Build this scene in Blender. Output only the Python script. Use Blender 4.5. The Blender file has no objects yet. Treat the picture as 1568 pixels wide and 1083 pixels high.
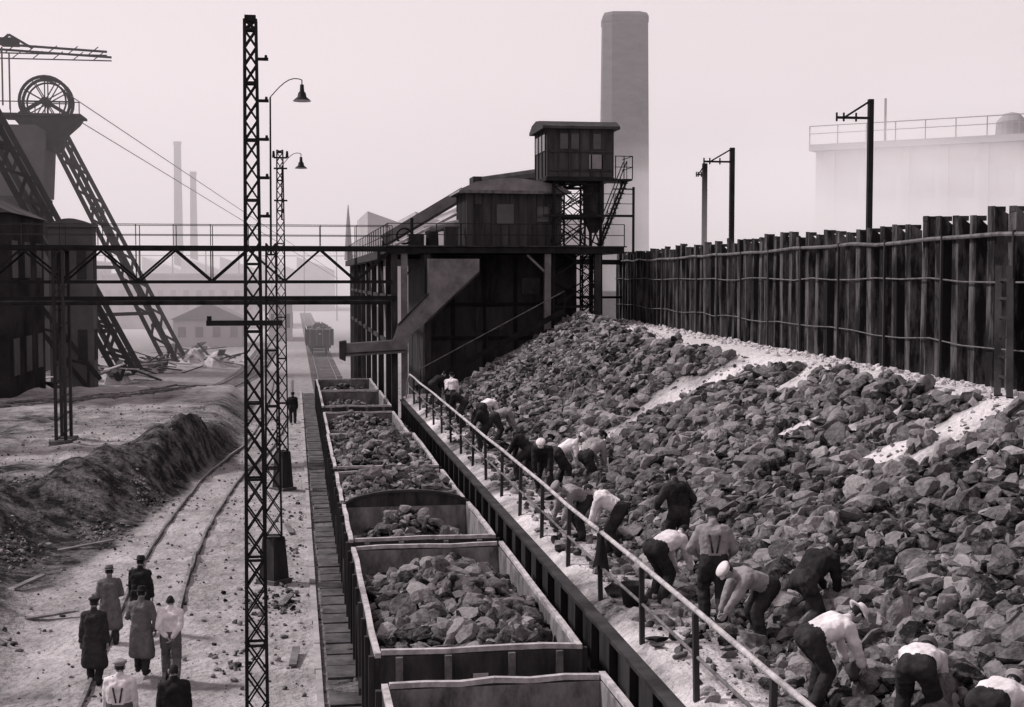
import bpy, bmesh, math, random
import numpy as np
from mathutils import Vector, Matrix, noise
random.seed(7); rng=np.random.default_rng(7)
sc=bpy.context.scene
V=Vector
# ------------------------------------------------------------------ materials
TINT=(1.03,0.98,0.995)
def col(v): return (min(v*TINT[0],1),v*TINT[1],v*TINT[2],1)
def mat(name,v,v2=None,scale=3.0,rough=.85,bump=.3,bscale=None,stretch=(1,1,1),attr=None,spec=.08,bdist=.02,lo=.35,hi=.65):
    m=bpy.data.materials.new(name); m.use_nodes=True
    nt=m.node_tree; N=nt.nodes; L=nt.links
    b=N['Principled BSDF']; b.inputs['Roughness'].default_value=rough
    b.inputs['Specular IOR Level'].default_value=spec
    if v2 is None: v2=v*1.35
    tc=N.new('ShaderNodeTexCoord'); mp=N.new('ShaderNodeMapping'); mp.inputs['Scale'].default_value=stretch
    L.new(tc.outputs['Object'],mp.inputs['Vector'])
    n=N.new('ShaderNodeTexNoise'); n.inputs['Scale'].default_value=scale; n.inputs['Detail'].default_value=8; n.inputs['Roughness'].default_value=.7
    L.new(mp.outputs['Vector'],n.inputs['Vector'])
    r=N.new('ShaderNodeValToRGB'); r.color_ramp.elements[0].position=lo; r.color_ramp.elements[1].position=hi
    r.color_ramp.elements[0].color=col(v); r.color_ramp.elements[1].color=col(v2)
    fac=n.outputs['Fac']
    if attr:
        a=N.new('ShaderNodeAttribute'); a.attribute_name=attr
        ad=N.new('ShaderNodeMath'); ad.operation='MULTIPLY_ADD'; ad.inputs[1].default_value=1.1
        L.new(fac,ad.inputs[0]); 
        sb=N.new('ShaderNodeMath'); sb.operation='SUBTRACT'; sb.inputs[1].default_value=.55
        L.new(a.outputs['Fac'],sb.inputs[0]); L.new(sb.outputs[0],ad.inputs[2]); fac=ad.outputs[0]
        r.color_ramp.elements[0].position=0; r.color_ramp.elements[1].position=1
    L.new(fac,r.inputs['Fac']); L.new(r.outputs['Color'],b.inputs['Base Color'])
    if bump>0:
        n2=N.new('ShaderNodeTexNoise'); n2.inputs['Scale'].default_value=bscale or scale*4; n2.inputs['Detail'].default_value=6
        L.new(mp.outputs['Vector'],n2.inputs['Vector'])
        bp=N.new('ShaderNodeBump'); bp.inputs['Strength'].default_value=bump; bp.inputs['Distance'].default_value=bdist
        L.new(n2.outputs['Fac'],bp.inputs['Height']); L.new(bp.outputs['Normal'],b.inputs['Normal'])
    return m
M=dict(
 ground=mat('dirt_ground',.012,.46,scale=1.7,attr='shade',bump=1,bscale=6,bdist=.13,rough=.95),
 chunk=mat('coke_lumps',.003,.32,scale=8,attr='shade',bump=.7,bscale=18,bdist=.04,rough=.8,spec=.15),
 heap=mat('heap_ash',.008,.62,scale=4,attr='shade',bump=1,bscale=12,bdist=.09,rough=.95),
 steel=mat('dark_steel',.008,.02,scale=2,bump=.1,rough=.6),
 steel2=mat('painted_steel_grey',.10,.19,scale=1.5,bump=.15,rough=.7),
 steelm=mat('weathered_steel',.016,.052,scale=1.5,bump=.2,rough=.7,stretch=(1,1,.3)),
 rim=mat('worn_light_steel',.20,.5,scale=4,bump=.15,rough=.6),
 rust=mat('dull_cable_steel',.06,.17,scale=4,bump=.1,rough=.7),
 wagon=mat('wagon_planks',.018,.06,scale=2.5,bump=.3,rough=.75,stretch=(1,1,.35)),
 wagin=mat('wagon_inside_worn',.05,.25,scale=2.2,bump=.4,rough=.7,stretch=(1,1,.5)),
 pile=mat('sheet_pile_rust',.010,.21,scale=2.2,bump=.6,rough=.85,stretch=(1,1,.22),lo=.46,hi=.82),
 concrete=mat('concrete',.22,.38,scale=1.5,bump=.3,rough=.9),
 concd=mat('dark_concrete',.035,.13,scale=1.2,bump=.5,rough=.9),
 pale=mat('pale_debris',.32,.6,scale=3,bump=.3),
 white=mat('white_enamel',.7,.8,scale=3,bump=0,rough=.4),
 wood=mat('old_timber',.07,.20,scale=2,bump=.4,stretch=(1,1,1)),
 sheet=mat('corrugated_cladding',.028,.065,scale=.8,bump=.2,stretch=(3,3,.4)),
 roof=mat('roofing_felt',.11,.21,scale=1,bump=.2),
 glass=mat('dirty_window',.02,.05,scale=1,bump=0,rough=.2,spec=.4),
 brick=mat('chimney_brick',.085,.14,scale=.45,bump=.5,bscale=3,bdist=.08,stretch=(1,1,2.5)),
 hazy1=mat('hazy_masonry',.34,.43,scale=.12,bump=0,rough=1,spec=0),  # paler than plain masonry: distance haze put into the base colour
 hazy2=mat('far_hazy_masonry',.42,.56,scale=.15,bump=0,rough=1,spec=0),  # paler again, more haze painted in for the farthest walls
 hazd=mat('hazy_dark_steel',.055,.10,scale=.2,bump=0,rough=1,spec=0),  # dark tone lifted to paint haze onto far parts
 hazw=mat('hazy_window',.18,.26,scale=.2,bump=0,rough=1,spec=0),  # raised tone, haze painted in to soften far contrast
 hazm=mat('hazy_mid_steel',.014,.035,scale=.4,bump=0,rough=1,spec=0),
 rail=mat('rail_steel',.07,.22,scale=4,bump=0,rough=.45),
 skin=mat('skin',.22,.29,scale=9,bump=0,rough=.6),
 hair=mat('hair',.015,.03,scale=20,bump=.2),
 boots=mat('boots',.015,.03,scale=9,bump=0,rough=.5),
 shirtw=mat('white_shirt',.48,.72,scale=5,bump=.5,bscale=9,bdist=.03),
 shirtg=mat('grey_shirt',.17,.28,scale=5,bump=.5,bscale=9,bdist=.03),
 dark=mat('dark_cloth',.011,.025,scale=5,bump=.4,bscale=9,bdist=.03),
 trous=mat('trouser_cloth',.015,.04,scale=5,bump=.4,bscale=9,bdist=.03),
 coatg=mat('grey_coat_cloth',.08,.14,scale=5,bump=.4,bscale=9,bdist=.03),
 coatd=mat('dark_coat_cloth',.022,.045,scale=5,bump=.4,bscale=9,bdist=.03),
 straw=mat('straw',.5,.65,scale=20,bump=.3),
)
# ------------------------------------------------------------------ builders
def empty(name):
    e=bpy.data.objects.new(name,None); sc.collection.objects.link(e); e.empty_display_size=.5; return e
class MB:
    def __init__(s): s.v=[];s.f=[];s.m=[];s.ms=[]
    def mi(s,m):
        if m not in s.ms: s.ms.append(m)
        return s.ms.index(m)
    def add(s,vs,fs,m):
        k=len(s.v); i=s.mi(m)
        s.v+= [tuple(p) for p in vs]
        for f in fs: s.f.append([k+a for a in f]); s.m.append(i)
    def box(s,a,b,m):
        x0,y0,z0=a;x1,y1,z1=b
        s.add([(x0,y0,z0),(x1,y0,z0),(x1,y1,z0),(x0,y1,z0),(x0,y0,z1),(x1,y0,z1),(x1,y1,z1),(x0,y1,z1)],
              [(0,3,2,1),(4,5,6,7),(0,1,5,4),(1,2,6,5),(2,3,7,6),(3,0,4,7)],m)
    def beam(s,p,q,w,h,m,up=None):
        p=V(p);q=V(q);d=(q-p).normalized(); u=V(up) if up else (V((0,0,1)) if abs(d.z)<.9 else V((0,1,0)))
        r=d.cross(u).normalized(); u=r.cross(d).normalized()
        vs=[]
        for c in (p,q):
            for a,b in((-1,-1),(1,-1),(1,1),(-1,1)): vs.append(c+r*a*w/2+u*b*h/2)
        s.add(vs,[(3,2,1,0),(4,5,6,7),(0,1,5,4),(1,2,6,5),(2,3,7,6),(3,0,4,7)],m)
    def cyl(s,p,q,r1,r2,m,n=12,cap=True):
        p=V(p);q=V(q);d=(q-p).normalized(); u=V((0,0,1)) if abs(d.z)<.9 else V((0,1,0))
        a=d.cross(u).normalized(); b=a.cross(d).normalized(); vs=[]
        for c,r in((p,r1),(q,r2)):
            for i in range(n):
                t=2*math.pi*i/n; vs.append(c+(a*math.cos(t)+b*math.sin(t))*r)
        fs=[(i,(i+1)%n,n+(i+1)%n,n+i) for i in range(n)]
        if cap: fs+= [tuple(range(n))[::-1],tuple(range(n,2*n))]
        s.add(vs,fs,m)
    def lathe(s,c,prof,m,n=24,squash=(1,1)):
        vs=[];k=len(prof)
        for i in range(n):
            t=2*math.pi*i/n
            for r,z in prof: vs.append((c[0]+r*math.cos(t)*squash[0],c[1]+r*math.sin(t)*squash[1],c[2]+z))
        fs=[]
        for i in range(n):
            j=(i+1)%n
            for a in range(k-1): fs.append((i*k+a,j*k+a,j*k+a+1,i*k+a+1))
        s.add(vs,fs,m)
    def prism(s,poly,y0,y1,m):  # poly in x,z
        n=len(poly); vs=[(x,y0,z) for x,z in poly]+[(x,y1,z) for x,z in poly]
        s.add(vs,[tuple(range(n)),tuple(range(n,2*n))[::-1]]+[(i,n+i,n+(i+1)%n,(i+1)%n) for i in range(n)],m)
    def ring(s,c,r,rt,m,axis='y',n=28,k=6):
        vs=[];fs=[]
        for i in range(n):
            t=2*math.pi*i/n
            for j in range(k):
                p=2*math.pi*j/k; R=r+rt*math.cos(p); h=rt*math.sin(p)
                if axis=='y': vs.append((c[0]+R*math.cos(t),c[1]+h,c[2]+R*math.sin(t)))
                else: vs.append((c[0]+h,c[1]+R*math.cos(t),c[2]+R*math.sin(t)))
        for i in range(n):
            for j in range(k): fs.append((i*k+j,((i+1)%n)*k+j,((i+1)%n)*k+(j+1)%k,i*k+(j+1)%k))
        s.add(vs,fs,m)
    def path(s,pts,r,m,n=8):
        for a,b in zip(pts[:-1],pts[1:]): s.cyl(a,b,r,r,m,n)
    def done(s,name,parent=None,smooth=False):
        me=bpy.data.meshes.new(name); me.from_pydata(s.v,[],s.f)
        for m in s.ms: me.materials.append(M[m])
        me.polygons.foreach_set('material_index',s.m); 
        me.validate(); me.update()
        bm=bmesh.new(); bm.from_mesh(me); bmesh.ops.recalc_face_normals(bm,faces=bm.faces); bm.to_mesh(me); bm.free()
        if smooth: me.polygons.foreach_set('use_smooth',[True]*len(me.polygons))
        o=bpy.data.objects.new(name,me); sc.collection.objects.link(o)
        if parent: o.parent=parent
        return o
def fb(x,y,s=1.0,o=4,seed=0): return noise.fractal(V((x*s,y*s,seed)),1.0,2.0,o)
def sst(a,b,x):
    t=min(max((x-a)/(b-a),0),1); return t*t*(3-2*t)
def gridmesh(name,xs,ys,zf,sf,m,parent=None):
    vs=[];sh=[]
    for y in ys:
        for x in xs:
            vs.append((x,y,zf(x,y))); sh.append(sf(x,y))
    nx=len(xs); fs=[(j*nx+i,j*nx+i+1,(j+1)*nx+i+1,(j+1)*nx+i) for j in range(len(ys)-1) for i in range(nx-1)]
    me=bpy.data.meshes.new(name); me.from_pydata(vs,[],fs); me.materials.append(M[m])
    a=me.attributes.new('shade','FLOAT','POINT'); a.data.foreach_set('value',sh)
    me.polygons.foreach_set('use_smooth',[True]*len(fs))
    o=bpy.data.objects.new(name,me); sc.collection.objects.link(o)
    if parent:o.parent=parent
    return o
def ico(sub):
    bm=bmesh.new(); bmesh.ops.create_icosphere(bm,subdivisions=sub,radius=1); 
    v=np.array([p.co[:] for p in bm.verts]); f=np.array([[q.index for q in p.verts] for p in bm.faces]); bm.free(); return v,f
ICO={1:ico(1),2:ico(2)}
def chunks(name,P,R,sub=1,parent=None,mt='chunk',shade=None,flat=.8):
    P=np.array(P);R=np.array(R);n=len(P); bv,bf=ICO[sub]; k=len(bv)
    if sub==1: v=bv[None]*rng.uniform(.62,1.3,(n,k,1))
    else:
        v=bv[None]*rng.uniform(.9,1.14,(n,k,1))
        for _ in range(7):
            nn=rng.normal(size=(n,3)); nn/=np.linalg.norm(nn,axis=1)[:,None]; d=rng.uniform(.30,.78,(n,1))
            s=np.einsum('nkj,nj->nk',v,nn)-d; v=v-np.maximum(s,0)[:,:,None]*nn[:,None,:]
        v*=1.34
    v=v*rng.uniform(.5,1.42,(n,1,3))
    q=rng.normal(size=(n,4)); q/=np.linalg.norm(q,axis=1)[:,None]; w,x,y,z=q.T
    Rm=np.stack([np.stack([1-2*(y*y+z*z),2*(x*y-z*w),2*(x*z+y*w)],-1),np.stack([2*(x*y+z*w),1-2*(x*x+z*z),2*(y*z-x*w)],-1),np.stack([2*(x*z-y*w),2*(y*z+x*w),1-2*(x*x+y*y)],-1)],1)
    v=np.einsum('nij,nkj->nki',Rm,v); v[:,:,2]*=flat
    v=v*R[:,None,None]+P[:,None,:]
    f=(bf[None]+np.arange(n)[:,None,None]*k).reshape(-1,3)
    me=bpy.data.meshes.new(name); me.vertices.add(n*k); me.vertices.foreach_set('co',v.reshape(-1))
    nf=len(f); me.loops.add(nf*3); me.loops.foreach_set('vertex_index',f.reshape(-1).astype(np.int32))
    me.polygons.add(nf); me.polygons.foreach_set('loop_start',np.arange(nf,dtype=np.int32)*3)
    me.polygons.foreach_set('use_smooth',[False]*nf)
    me.update(calc_edges=True)
    if shade is None: shade=np.clip(rng.normal(.33,.22,n),.02,1)
    a=me.attributes.new('shade','FLOAT','POINT'); a.data.foreach_set('value',np.repeat(shade,k).astype(np.float32))
    me.materials.append(M[mt]); o=bpy.data.objects.new(name,me); sc.collection.objects.link(o)
    if parent:o.parent=parent
    return o
def frange(a,b,s):
    r=[];x=a
    while x<b-1e-6: r.append(x); x+=s
    return r+[b]
def interp(pts,t):
    if t<=pts[0][0]: return pts[0][1]
    for (a,b),(c,d) in zip(pts[:-1],pts[1:]):
        if t<=c: return b+(d-b)*(t-a)/(c-a)
    return pts[-1][1]
# ------------------------------------------------------------------ camera / light / world
cam=bpy.data.cameras.new('camera'); co=bpy.data.objects.new('camera',cam); sc.collection.objects.link(co)
cam.sensor_width=36; cam.lens=48.2; cam.clip_end=6000; cam.clip_start=.2
yaw=math.radians(9.04); pit=math.radians(-3.16)
f=V((math.sin(yaw)*math.cos(pit),math.cos(yaw)*math.cos(pit),math.sin(pit)))
co.location=(0,0,8.1); co.rotation_euler=f.to_track_quat('-Z','Y').to_euler(); sc.camera=co
sv=V((-.80,.35,0)).normalized(); el=math.radians(46); sv=V((sv.x*math.cos(el),sv.y*math.cos(el),math.sin(el)))
sl=bpy.data.lights.new('sun','SUN'); sl.energy=3.7; sl.angle=math.radians(6); sl.color=(1,.95,.955)
so=bpy.data.objects.new('sun',sl); sc.collection.objects.link(so); so.rotation_euler=(-sv).to_track_quat('-Z','Y').to_euler(); so.location=(-40,30,60)
w=bpy.data.worlds.new('World'); sc.world=w; w.use_nodes=True; nt=w.node_tree; N=nt.nodes; L=nt.links; bg=N['Background']
sk=N.new('ShaderNodeTexSky'); sk.sky_type='NISHITA'; sk.sun_disc=False; sk.sun_elevation=el; sk.sun_rotation=math.atan2(sv.x,sv.y)
bw=N.new('ShaderNodeRGBToBW'); L.new(sk.outputs[0],bw.inputs[0])
ma=N.new('ShaderNodeMath'); ma.operation='MULTIPLY_ADD'; ma.inputs[1].default_value=.15; ma.inputs[2].default_value=6.5; L.new(bw.outputs[0],ma.inputs[0])
tc=N.new('ShaderNodeTexCoord'); ns=N.new('ShaderNodeTexNoise'); ns.inputs['Scale'].default_value=1.6; ns.inputs['Detail'].default_value=5; L.new(tc.outputs['Generated'],ns.inputs['Vector'])
mr=N.new('ShaderNodeMapRange'); mr.inputs[1].default_value=.3; mr.inputs[2].default_value=.7; mr.inputs[3].default_value=.95; mr.inputs[4].default_value=1.05; L.new(ns.outputs['Fac'],mr.inputs[0])
m2=N.new('ShaderNodeMath'); m2.operation='MULTIPLY'; L.new(ma.outputs[0],m2.inputs[0]); L.new(mr.outputs[0],m2.inputs[1])
vm=N.new('ShaderNodeVectorMath'); vm.operation='SCALE'; vm.inputs[0].default_value=(1.095,.945,.985); L.new(m2.outputs[0],vm.inputs['Scale'])
L.new(vm.outputs[0],bg.inputs['Color']); bg.inputs['Strength'].default_value=.1
sc.view_settings.view_transform='Standard'; sc.view_settings.look='None'; sc.view_settings.exposure=0
# ------------------------------------------------------------------ ground
TB=[(-60,33),(-9,35),(-6.4,40),(-5.2,46),(-3.6,60),(-3.0,66)]
TT=[(-60,50),(-9,52),(-7,60),(-4.5,66),(-3.0,70)]
def terr(x,y):
    if x>-2.6: return 0
    b=interp(TB,x); t=interp(TT,x); k=sst(b,t-5,y)
    edge=sst(-2.6,-4.4,x)
    h=k*.85
    lump=math.exp(-((y-(b+t)/2-1)/5.5)**2)*(1.0+1.1*fb(x,y,.26,4,3))
    return max((h+lump*.85)*edge+.12*k*fb(x,y,.9,4,6),0)
def near_bank(x,y):
    k=sst(-5.6,-8.2,x+(y-28)*.05+.5*fb(x,y,.3,3,2))*(1-sst(34,40,y)); return 1.2*k
def gz(x,y):
    if x<4.5 and y<95: z=terr(x,y)+near_bank(x,y)+ (.07*fb(x,y,.6,5,1) if x<-.3 else .015*fb(x,y,.8,3,1))
    else: z=0
    return z
def gs(x,y):
    s=.57+.30*fb(x,y,.16,4,9)+.16*fb(x,y,.9,4,19)
    if .45<x<4.8 : s=.2+.1*fb(x,y,.5,3)
    elif -1.3<x<=.45: s=.60+.25*fb(x,y,.6,4)
    if x<-2.6 and y<90:
        b=interp(TB,x); t=interp(TT,x)
        k=sst(b-5,b-.5,y+2*fb(x,y,.3,3,5))*(1-sst(t-4,t+4,y)); s=s*(1-k)+(.08+.12*fb(x,y,.5,4,4))*k
        s-=.28*sst(t,t+2,y)*(1-sst(t+16,t+44,y))*(1+fb(x,y,.2,3,7))
        nb=near_bank(x,y)/1.2; s-= .42*sst(.05,.35,nb)*(.8+.9*fb(x,y,.4,3,8))
    if y>95: s=.55+.3*fb(x,y,.05,4,2)
    if y>180: s=.9
    return min(max(s,0.03),1)
xs=[-2500,-1200,-600,-300,-150,-90,-60,-45]+frange(-35,5,.27)+[8,12,20,40,80,160,400,1200,2500]
ys=[-60,-20,0]+frange(10,80,.35)+frange(82,160,3)+[180,220,300,500,900,1600,3500]
gridmesh('ground',xs,ys,gz,gs,'ground')
# ------------------------------------------------------------------ railway tracks
def track(name,pts,gauge=1.435,sleepers=True,s0=0):
    e=empty(name); r=MB(); sl=MB(); P=[V((a,b,0)) for a,b in pts]
    for a,b in zip(P[:-1],P[1:]):
        d=(b-a).normalized(); n=V((d.y,-d.x,0))
        for sgn in(-1,1):
            o=n*sgn*gauge/2
            za=V((0,0,gz((a+o).x,(a+o).y)+.05)); zb=V((0,0,gz((b+o).x,(b+o).y)+.05))
            r.beam(a+o+za,b+o+zb,.07,.11,'rail'); r.beam(a+o+za-V((0,0,.06)),b+o+zb-V((0,0,.06)),.13,.025,'steelm')
        if sleepers and a.y<170:
            L_=(b-a).length; k=max(int(L_/.75),1)
            for i in range(k):
                c=a+(b-a)*(i+.5)/k; zz=gz(c.x,c.y)
                sl.beam(c-n*1.25+V((0,0,zz-.02)),c+n*1.25+V((0,0,zz-.02+random.uniform(-.01,.01))),.24,.1,'wood')
    r.done('rails',e); 
    if sleepers: sl.done('sleepers',e)
track('railway_track',[(2.6,y) for y in frange(4,160,12)]+[(2.6,320)])
def smoothpts(pts,n=8):
    out=[]
    for i in range(len(pts)-1):
        p0=V(pts[max(i-1,0)]+(0,));p1=V(pts[i]+(0,));p2=V(pts[i+1]+(0,));p3=V(pts[min(i+2,len(pts)-1)]+(0,))
        for k in range(n):
            t=k/n; q=.5*((2*p1)+(-p0+p2)*t+(2*p0-5*p1+4*p2-p3)*t*t+(-p0+3*p1-3*p2+p3)*t**3); out.append((q.x,q.y))
    return out+[pts[-1]]
track('railway_track',smoothpts([(-2.9,14),(-3.3,26),(-3.55,36),(-3.5,44),(-2.9,56),(-1.7,67),(-1.0,85),(-.9,110)],10),sleepers=False)
track('railway_track',smoothpts([(-30,74),(-18,80),(-8,92),(-4,115),(-3,160)],8),sleepers=True)
k=MB()
for y in frange(6,98,2): 
    if y<98:k.box((.36+random.uniform(-.02,.02),y+.02,-.05),(.50,y+1.98,.10+random.uniform(-.03,.02)),'concrete')
k.done('kerb')
k=MB()
for i,y in enumerate(frange(14,96,.9)):
    if random.random()<.06: continue
    k.box((.62+random.uniform(-.03,.03),y,-.02),(1.3,y+.8+random.uniform(-.06,.04),.035+random.uniform(0,.02)),'concd')
k.done('plank_path')
# ------------------------------------------------------------------ platform, girder, railing
def wallx(y): return 13.7+(y-24.4)*.073
e=empty('retaining_wall'); g=MB()
g.box((4.75,4,-.3),(5.3,60,1.95),'concd'); g.box((4.70,4,1.95),(4.74,60,2.72),'steelm'); g.box((4.56,4,2.72),(4.98,60,2.78),'steelm'); g.box((4.56,4,1.88),(4.9,60,1.94),'steelm')
for y in frange(4.6,59.5,1.25): g.box((4.58,y,1.945),(4.695,y+.05,2.715),'steelm')
for y in frange(5,59.5,4): g.box((4.5,y,-.2),(4.745,y+.25,1.875),'steelm')
g.done('girder',e)
def pz(x,y): return 2.9+.04*fb(x,y,1.3,4)
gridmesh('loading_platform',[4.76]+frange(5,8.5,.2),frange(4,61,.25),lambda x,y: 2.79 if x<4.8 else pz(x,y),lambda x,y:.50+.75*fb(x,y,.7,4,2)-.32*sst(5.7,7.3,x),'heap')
e=empty('platform_railing'); r=MB()
RY=[5.4+2.7*i for i in range(21)]
for y in RY: 
    if y<59: r.beam((4.9,y,2.8),(4.9+random.uniform(-.03,.03),y+random.uniform(-.03,.03),3.95),.07,.07,'steelm')
zt=3.97
r.path([(4.9,4,zt)]+[(4.9+random.uniform(-.012,.012),y,zt+random.uniform(-.025,.025)) for y in RY if y<58.5]+[(4.9,58.8,3.95),(4.88,59.5,3.7),(4.86,59.9,3.3),(4.85,60.1,2.7)],.036,'rim',10)
r.path([(4.9,4,3.42)]+[(4.9,y,3.42+random.uniform(-.02,.02)) for y in RY if y<58.5]+[(4.9,59.6,3.42)],.024,'rust',8)
r.done('rails_and_posts',e)
# ------------------------------------------------------------------ slag heap
def crest(y): return wallx(y)-interp([(10,1.2),(24,1.5),(33,2.0),(42,3.0),(50,3.4),(62,3.4)],y)
def toe(y): return 6.75+.35*fb(0,y,.2,3,5)+interp([(0,0),(40,0),(62,.5)],y)
def hz(x,y):
    t=toe(y); c=crest(y); w_=(x-t)/(c-t)
    top=5.95+interp([(0,0),(42,0),(52,.35),(60,.55),(66,.2)],y)
    if w_<0: z=2.9+w_*.6
    elif w_<1: z=2.9+(top-2.9)*(w_**.95)
    else: z=top-(top-5.95)*sst(1,1.35,w_)
    a=sst(0,.12,w_)*(1-sst(.97,1.15,w_))
    z+=a*(.34*fb(x*.6,y,.4,4,7))
    yc=37.5-.5*(x-8)
    z-=a*.4*math.exp(-((y-yc)/1.6)**2)
    return z
def ash(x,y):
    t=toe(y); c=crest(y); w_=(x-t)/(c-t)
    if w_>1.0+.08*fb(0,y,.7,3,3): return .85
    yc=37.5-.5*(x-8)+.5*fb(x,y,.5,2,30); a=math.exp(-((y-yc)/(.75+1.3*w_))**2)*sst(.08,.25,w_)*(.95+.5*fb(x,y,.6,3,31))
    for (yy,wd,lo,am) in ((31,.5,.6,.8),(27,.6,.5,1.0),(24.6,.4,.5,.9),(22.2,.95,.42,1.15),(19.6,.45,.6,.8),(25.3,.3,.25,.6),(41.5,.7,.72,.9)):
        a=max(a,am*math.exp(-((y-yy-(1-w_)*1.6+1.0*fb(x,y,.5,3,8))/wd)**2)*sst(lo-.12,lo+.2,w_)*(.85+.9*fb(x,y,.9,3,12)))
    return min(max(a,0),1)
he=empty('slag_heap')
gridmesh('heap_surface',frange(6.3,18.5,.16),frange(8,64,.18),lambda x,y: hz(x,y) if x<wallx(y)+.5 else 5.9,lambda x,y:(.04+.82*sst(.2,.75,ash(x,y))+.10*fb(x,y,.6,3)),'heap',he)
def scatter(n,y0,y1,rlo,rhi,sub,name):
    P=[];R=[];S=[]
    while len(P)<n:
        y=random.uniform(y0,y1); t=toe(y); c=crest(y); x=random.uniform(t-.7,c+.35)
        a=ash(x,y); small=False
        if a>.36:
            if random.random()<.86: continue
            small=True
        if x<t and random.random()<.65: continue
        r=rlo+(rhi-rlo)*random.random()**2.2
        if small: r=rlo*random.uniform(.4,1.2)
        P.append((x,y,hz(x,y)+r*(random.uniform(-.1,.4) if small else random.uniform(-.35,.65)))); R.append(r)
        S.append(min(max(random.gauss(.32+.35*a*(a>.25)+.18*fb(x,y,.35,3,4),.22),.02),1))
    chunks(name,P,R,sub,he,shade=np.array(S))
scatter(12500,11,28,.045,.205,2,'lumps_near')
scatter(10500,28,45,.05,.20,2,'lumps_mid')
scatter(8000,45,63.5,.06,.21,1,'lumps_far')
P=[];R=[]
for i in range(3600):
    y=random.uniform(10,59); x=4.95+2.2*random.random()**.7; r=.012+.11*random.random()**3.2
    P.append((x,y,pz(x,y)+r*.4));R.append(r)
chunks('loose_lumps',P,R,2)
P=[];R=[]
for i in range(1300):
    y=random.uniform(12,68); x=wallx(y)-.32-abs(random.gauss(0,.4)); r=.02+.08*random.random()**2.5
    P.append((x,y,5.95+r*.4));R.append(r)
chunks('rubble',P,R,1,None,'pale')
P=[];R=[]
for i in range(6500):
    y=random.uniform(18,80); x=random.uniform(-12,.3) if random.random()<.8 else random.uniform(.4,4.5); r=.010+.06*random.random()**4
    P.append((x,y,gz(x,y)+r*.3));R.append(r)
for cx,cy,n in((-.7,33.8,70),(-.35,34.6,60),(-.5,41,40),(.0,47,30),(-6,44,120),(-8,40,140),(-7,31,90),(-9.5,48,140),(-5,50,100),(-1.1,29,40)):
    for i in range(n):
        x=random.gauss(cx,.45);y=random.gauss(cy,.9);r=random.uniform(.02,.09);P.append((x,y,gz(x,y)+r*.4));R.append(r)
chunks('gravel',P,R,1)
# ------------------------------------------------------------------ sheet pile wall
e=empty('sheet_pile_wall'); s=MB()
ang=math.atan(.073); ux=V((math.sin(ang),math.cos(ang),0)); nx_=V((-math.cos(ang),math.sin(ang),0))
org=V((wallx(6),6,0)); Lw=65.3; pitch=.86; i=0
while i*pitch<Lw:
    d0=i*pitch; top=9.40+random.uniform(-.13,.10); lean=random.uniform(-.05,.05)
    pr=[(0,0),(.10,.24),(.42,.24),(.52,0),(.69,.0),(.86,0)]
    lo_=top-.2+random.uniform(-.08,.06); hs=[lo_,top,top+.01,lo_+.01,lo_,lo_]
    vs=[]
    for (a,dp),h in zip(pr,hs):
        p=org+ux*(d0+a)+nx_*dp
        vs.append((p.x,p.y,5.3)); vs.append((p.x+nx_.x*lean,p.y,h))
    s.add(vs,[(2*j,2*j+2,2*j+3,2*j+1) for j in range(5)],'pile')
    p=org+ux*(d0+.12); q=org+ux*(d0+.40)
    s.beam(p+nx_*.12+V((0,0,top-.06)),q+nx_*.12+V((0,0,top-.06)),.2,.1,'steelm')
    p=org+ux*(d0+.69)+nx_*.035; s.beam(p+V((0,0,5.4)),p+V((0,0,lo_-.02)),.06,.06,'rust' if random.random()<.35 else 'steelm')
    i+=1
s.done('piles',e)
s=MB()
for z,rr,m in((8.93,.045,'rust'),(8.05,.018,'rust'),(6.75,.014,'rust')):
    pts=[org+ux*d+nx_*.30+V((0,0,z+random.uniform(-.05,.05))) for d in frange(0,Lw,1.7)]
    s.path(pts,rr,m,8)
for d in frange(1,Lw-1,3.4): 
    p=org+ux*d+nx_*.33; s.beam(p+V((0,0,6.0)),p+V((0,0,9.0)),.05,.05,'steelm')
s.done('walers',e)
s=MB()
d=16.6
p=org+ux*d; a=p+nx_*1.0+V((0,0,5.95)); b=p+ux*1.6+nx_*.3+V((0,0,8.3))
s.beam(a,b,.12,.12,'steelm'); a2=a+ux*.5; b2=b+ux*.5; s.beam(a2,b2,.12,.12,'steelm')
for t in(.15,.3,.45,.6,.75,.9): s.beam(a.lerp(b,t),a2.lerp(b2,t),.05,.05,'steelm')
s.done('strut_ladder',e)
P0=[(wallx(4)+.3,4),(wallx(70)+.3,70),(45,140),(260,140),(260,4)]
u=MB(); n=len(P0); u.add([(x,y,8.7) for x,y in P0]+[(x,y,0) for x,y in P0],[tuple(range(n))]+[(i,(i+1)%n,n+(i+1)%n,n+i) for i in range(n)],'concrete'); u.done('upper_yard_terrain')
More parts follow.
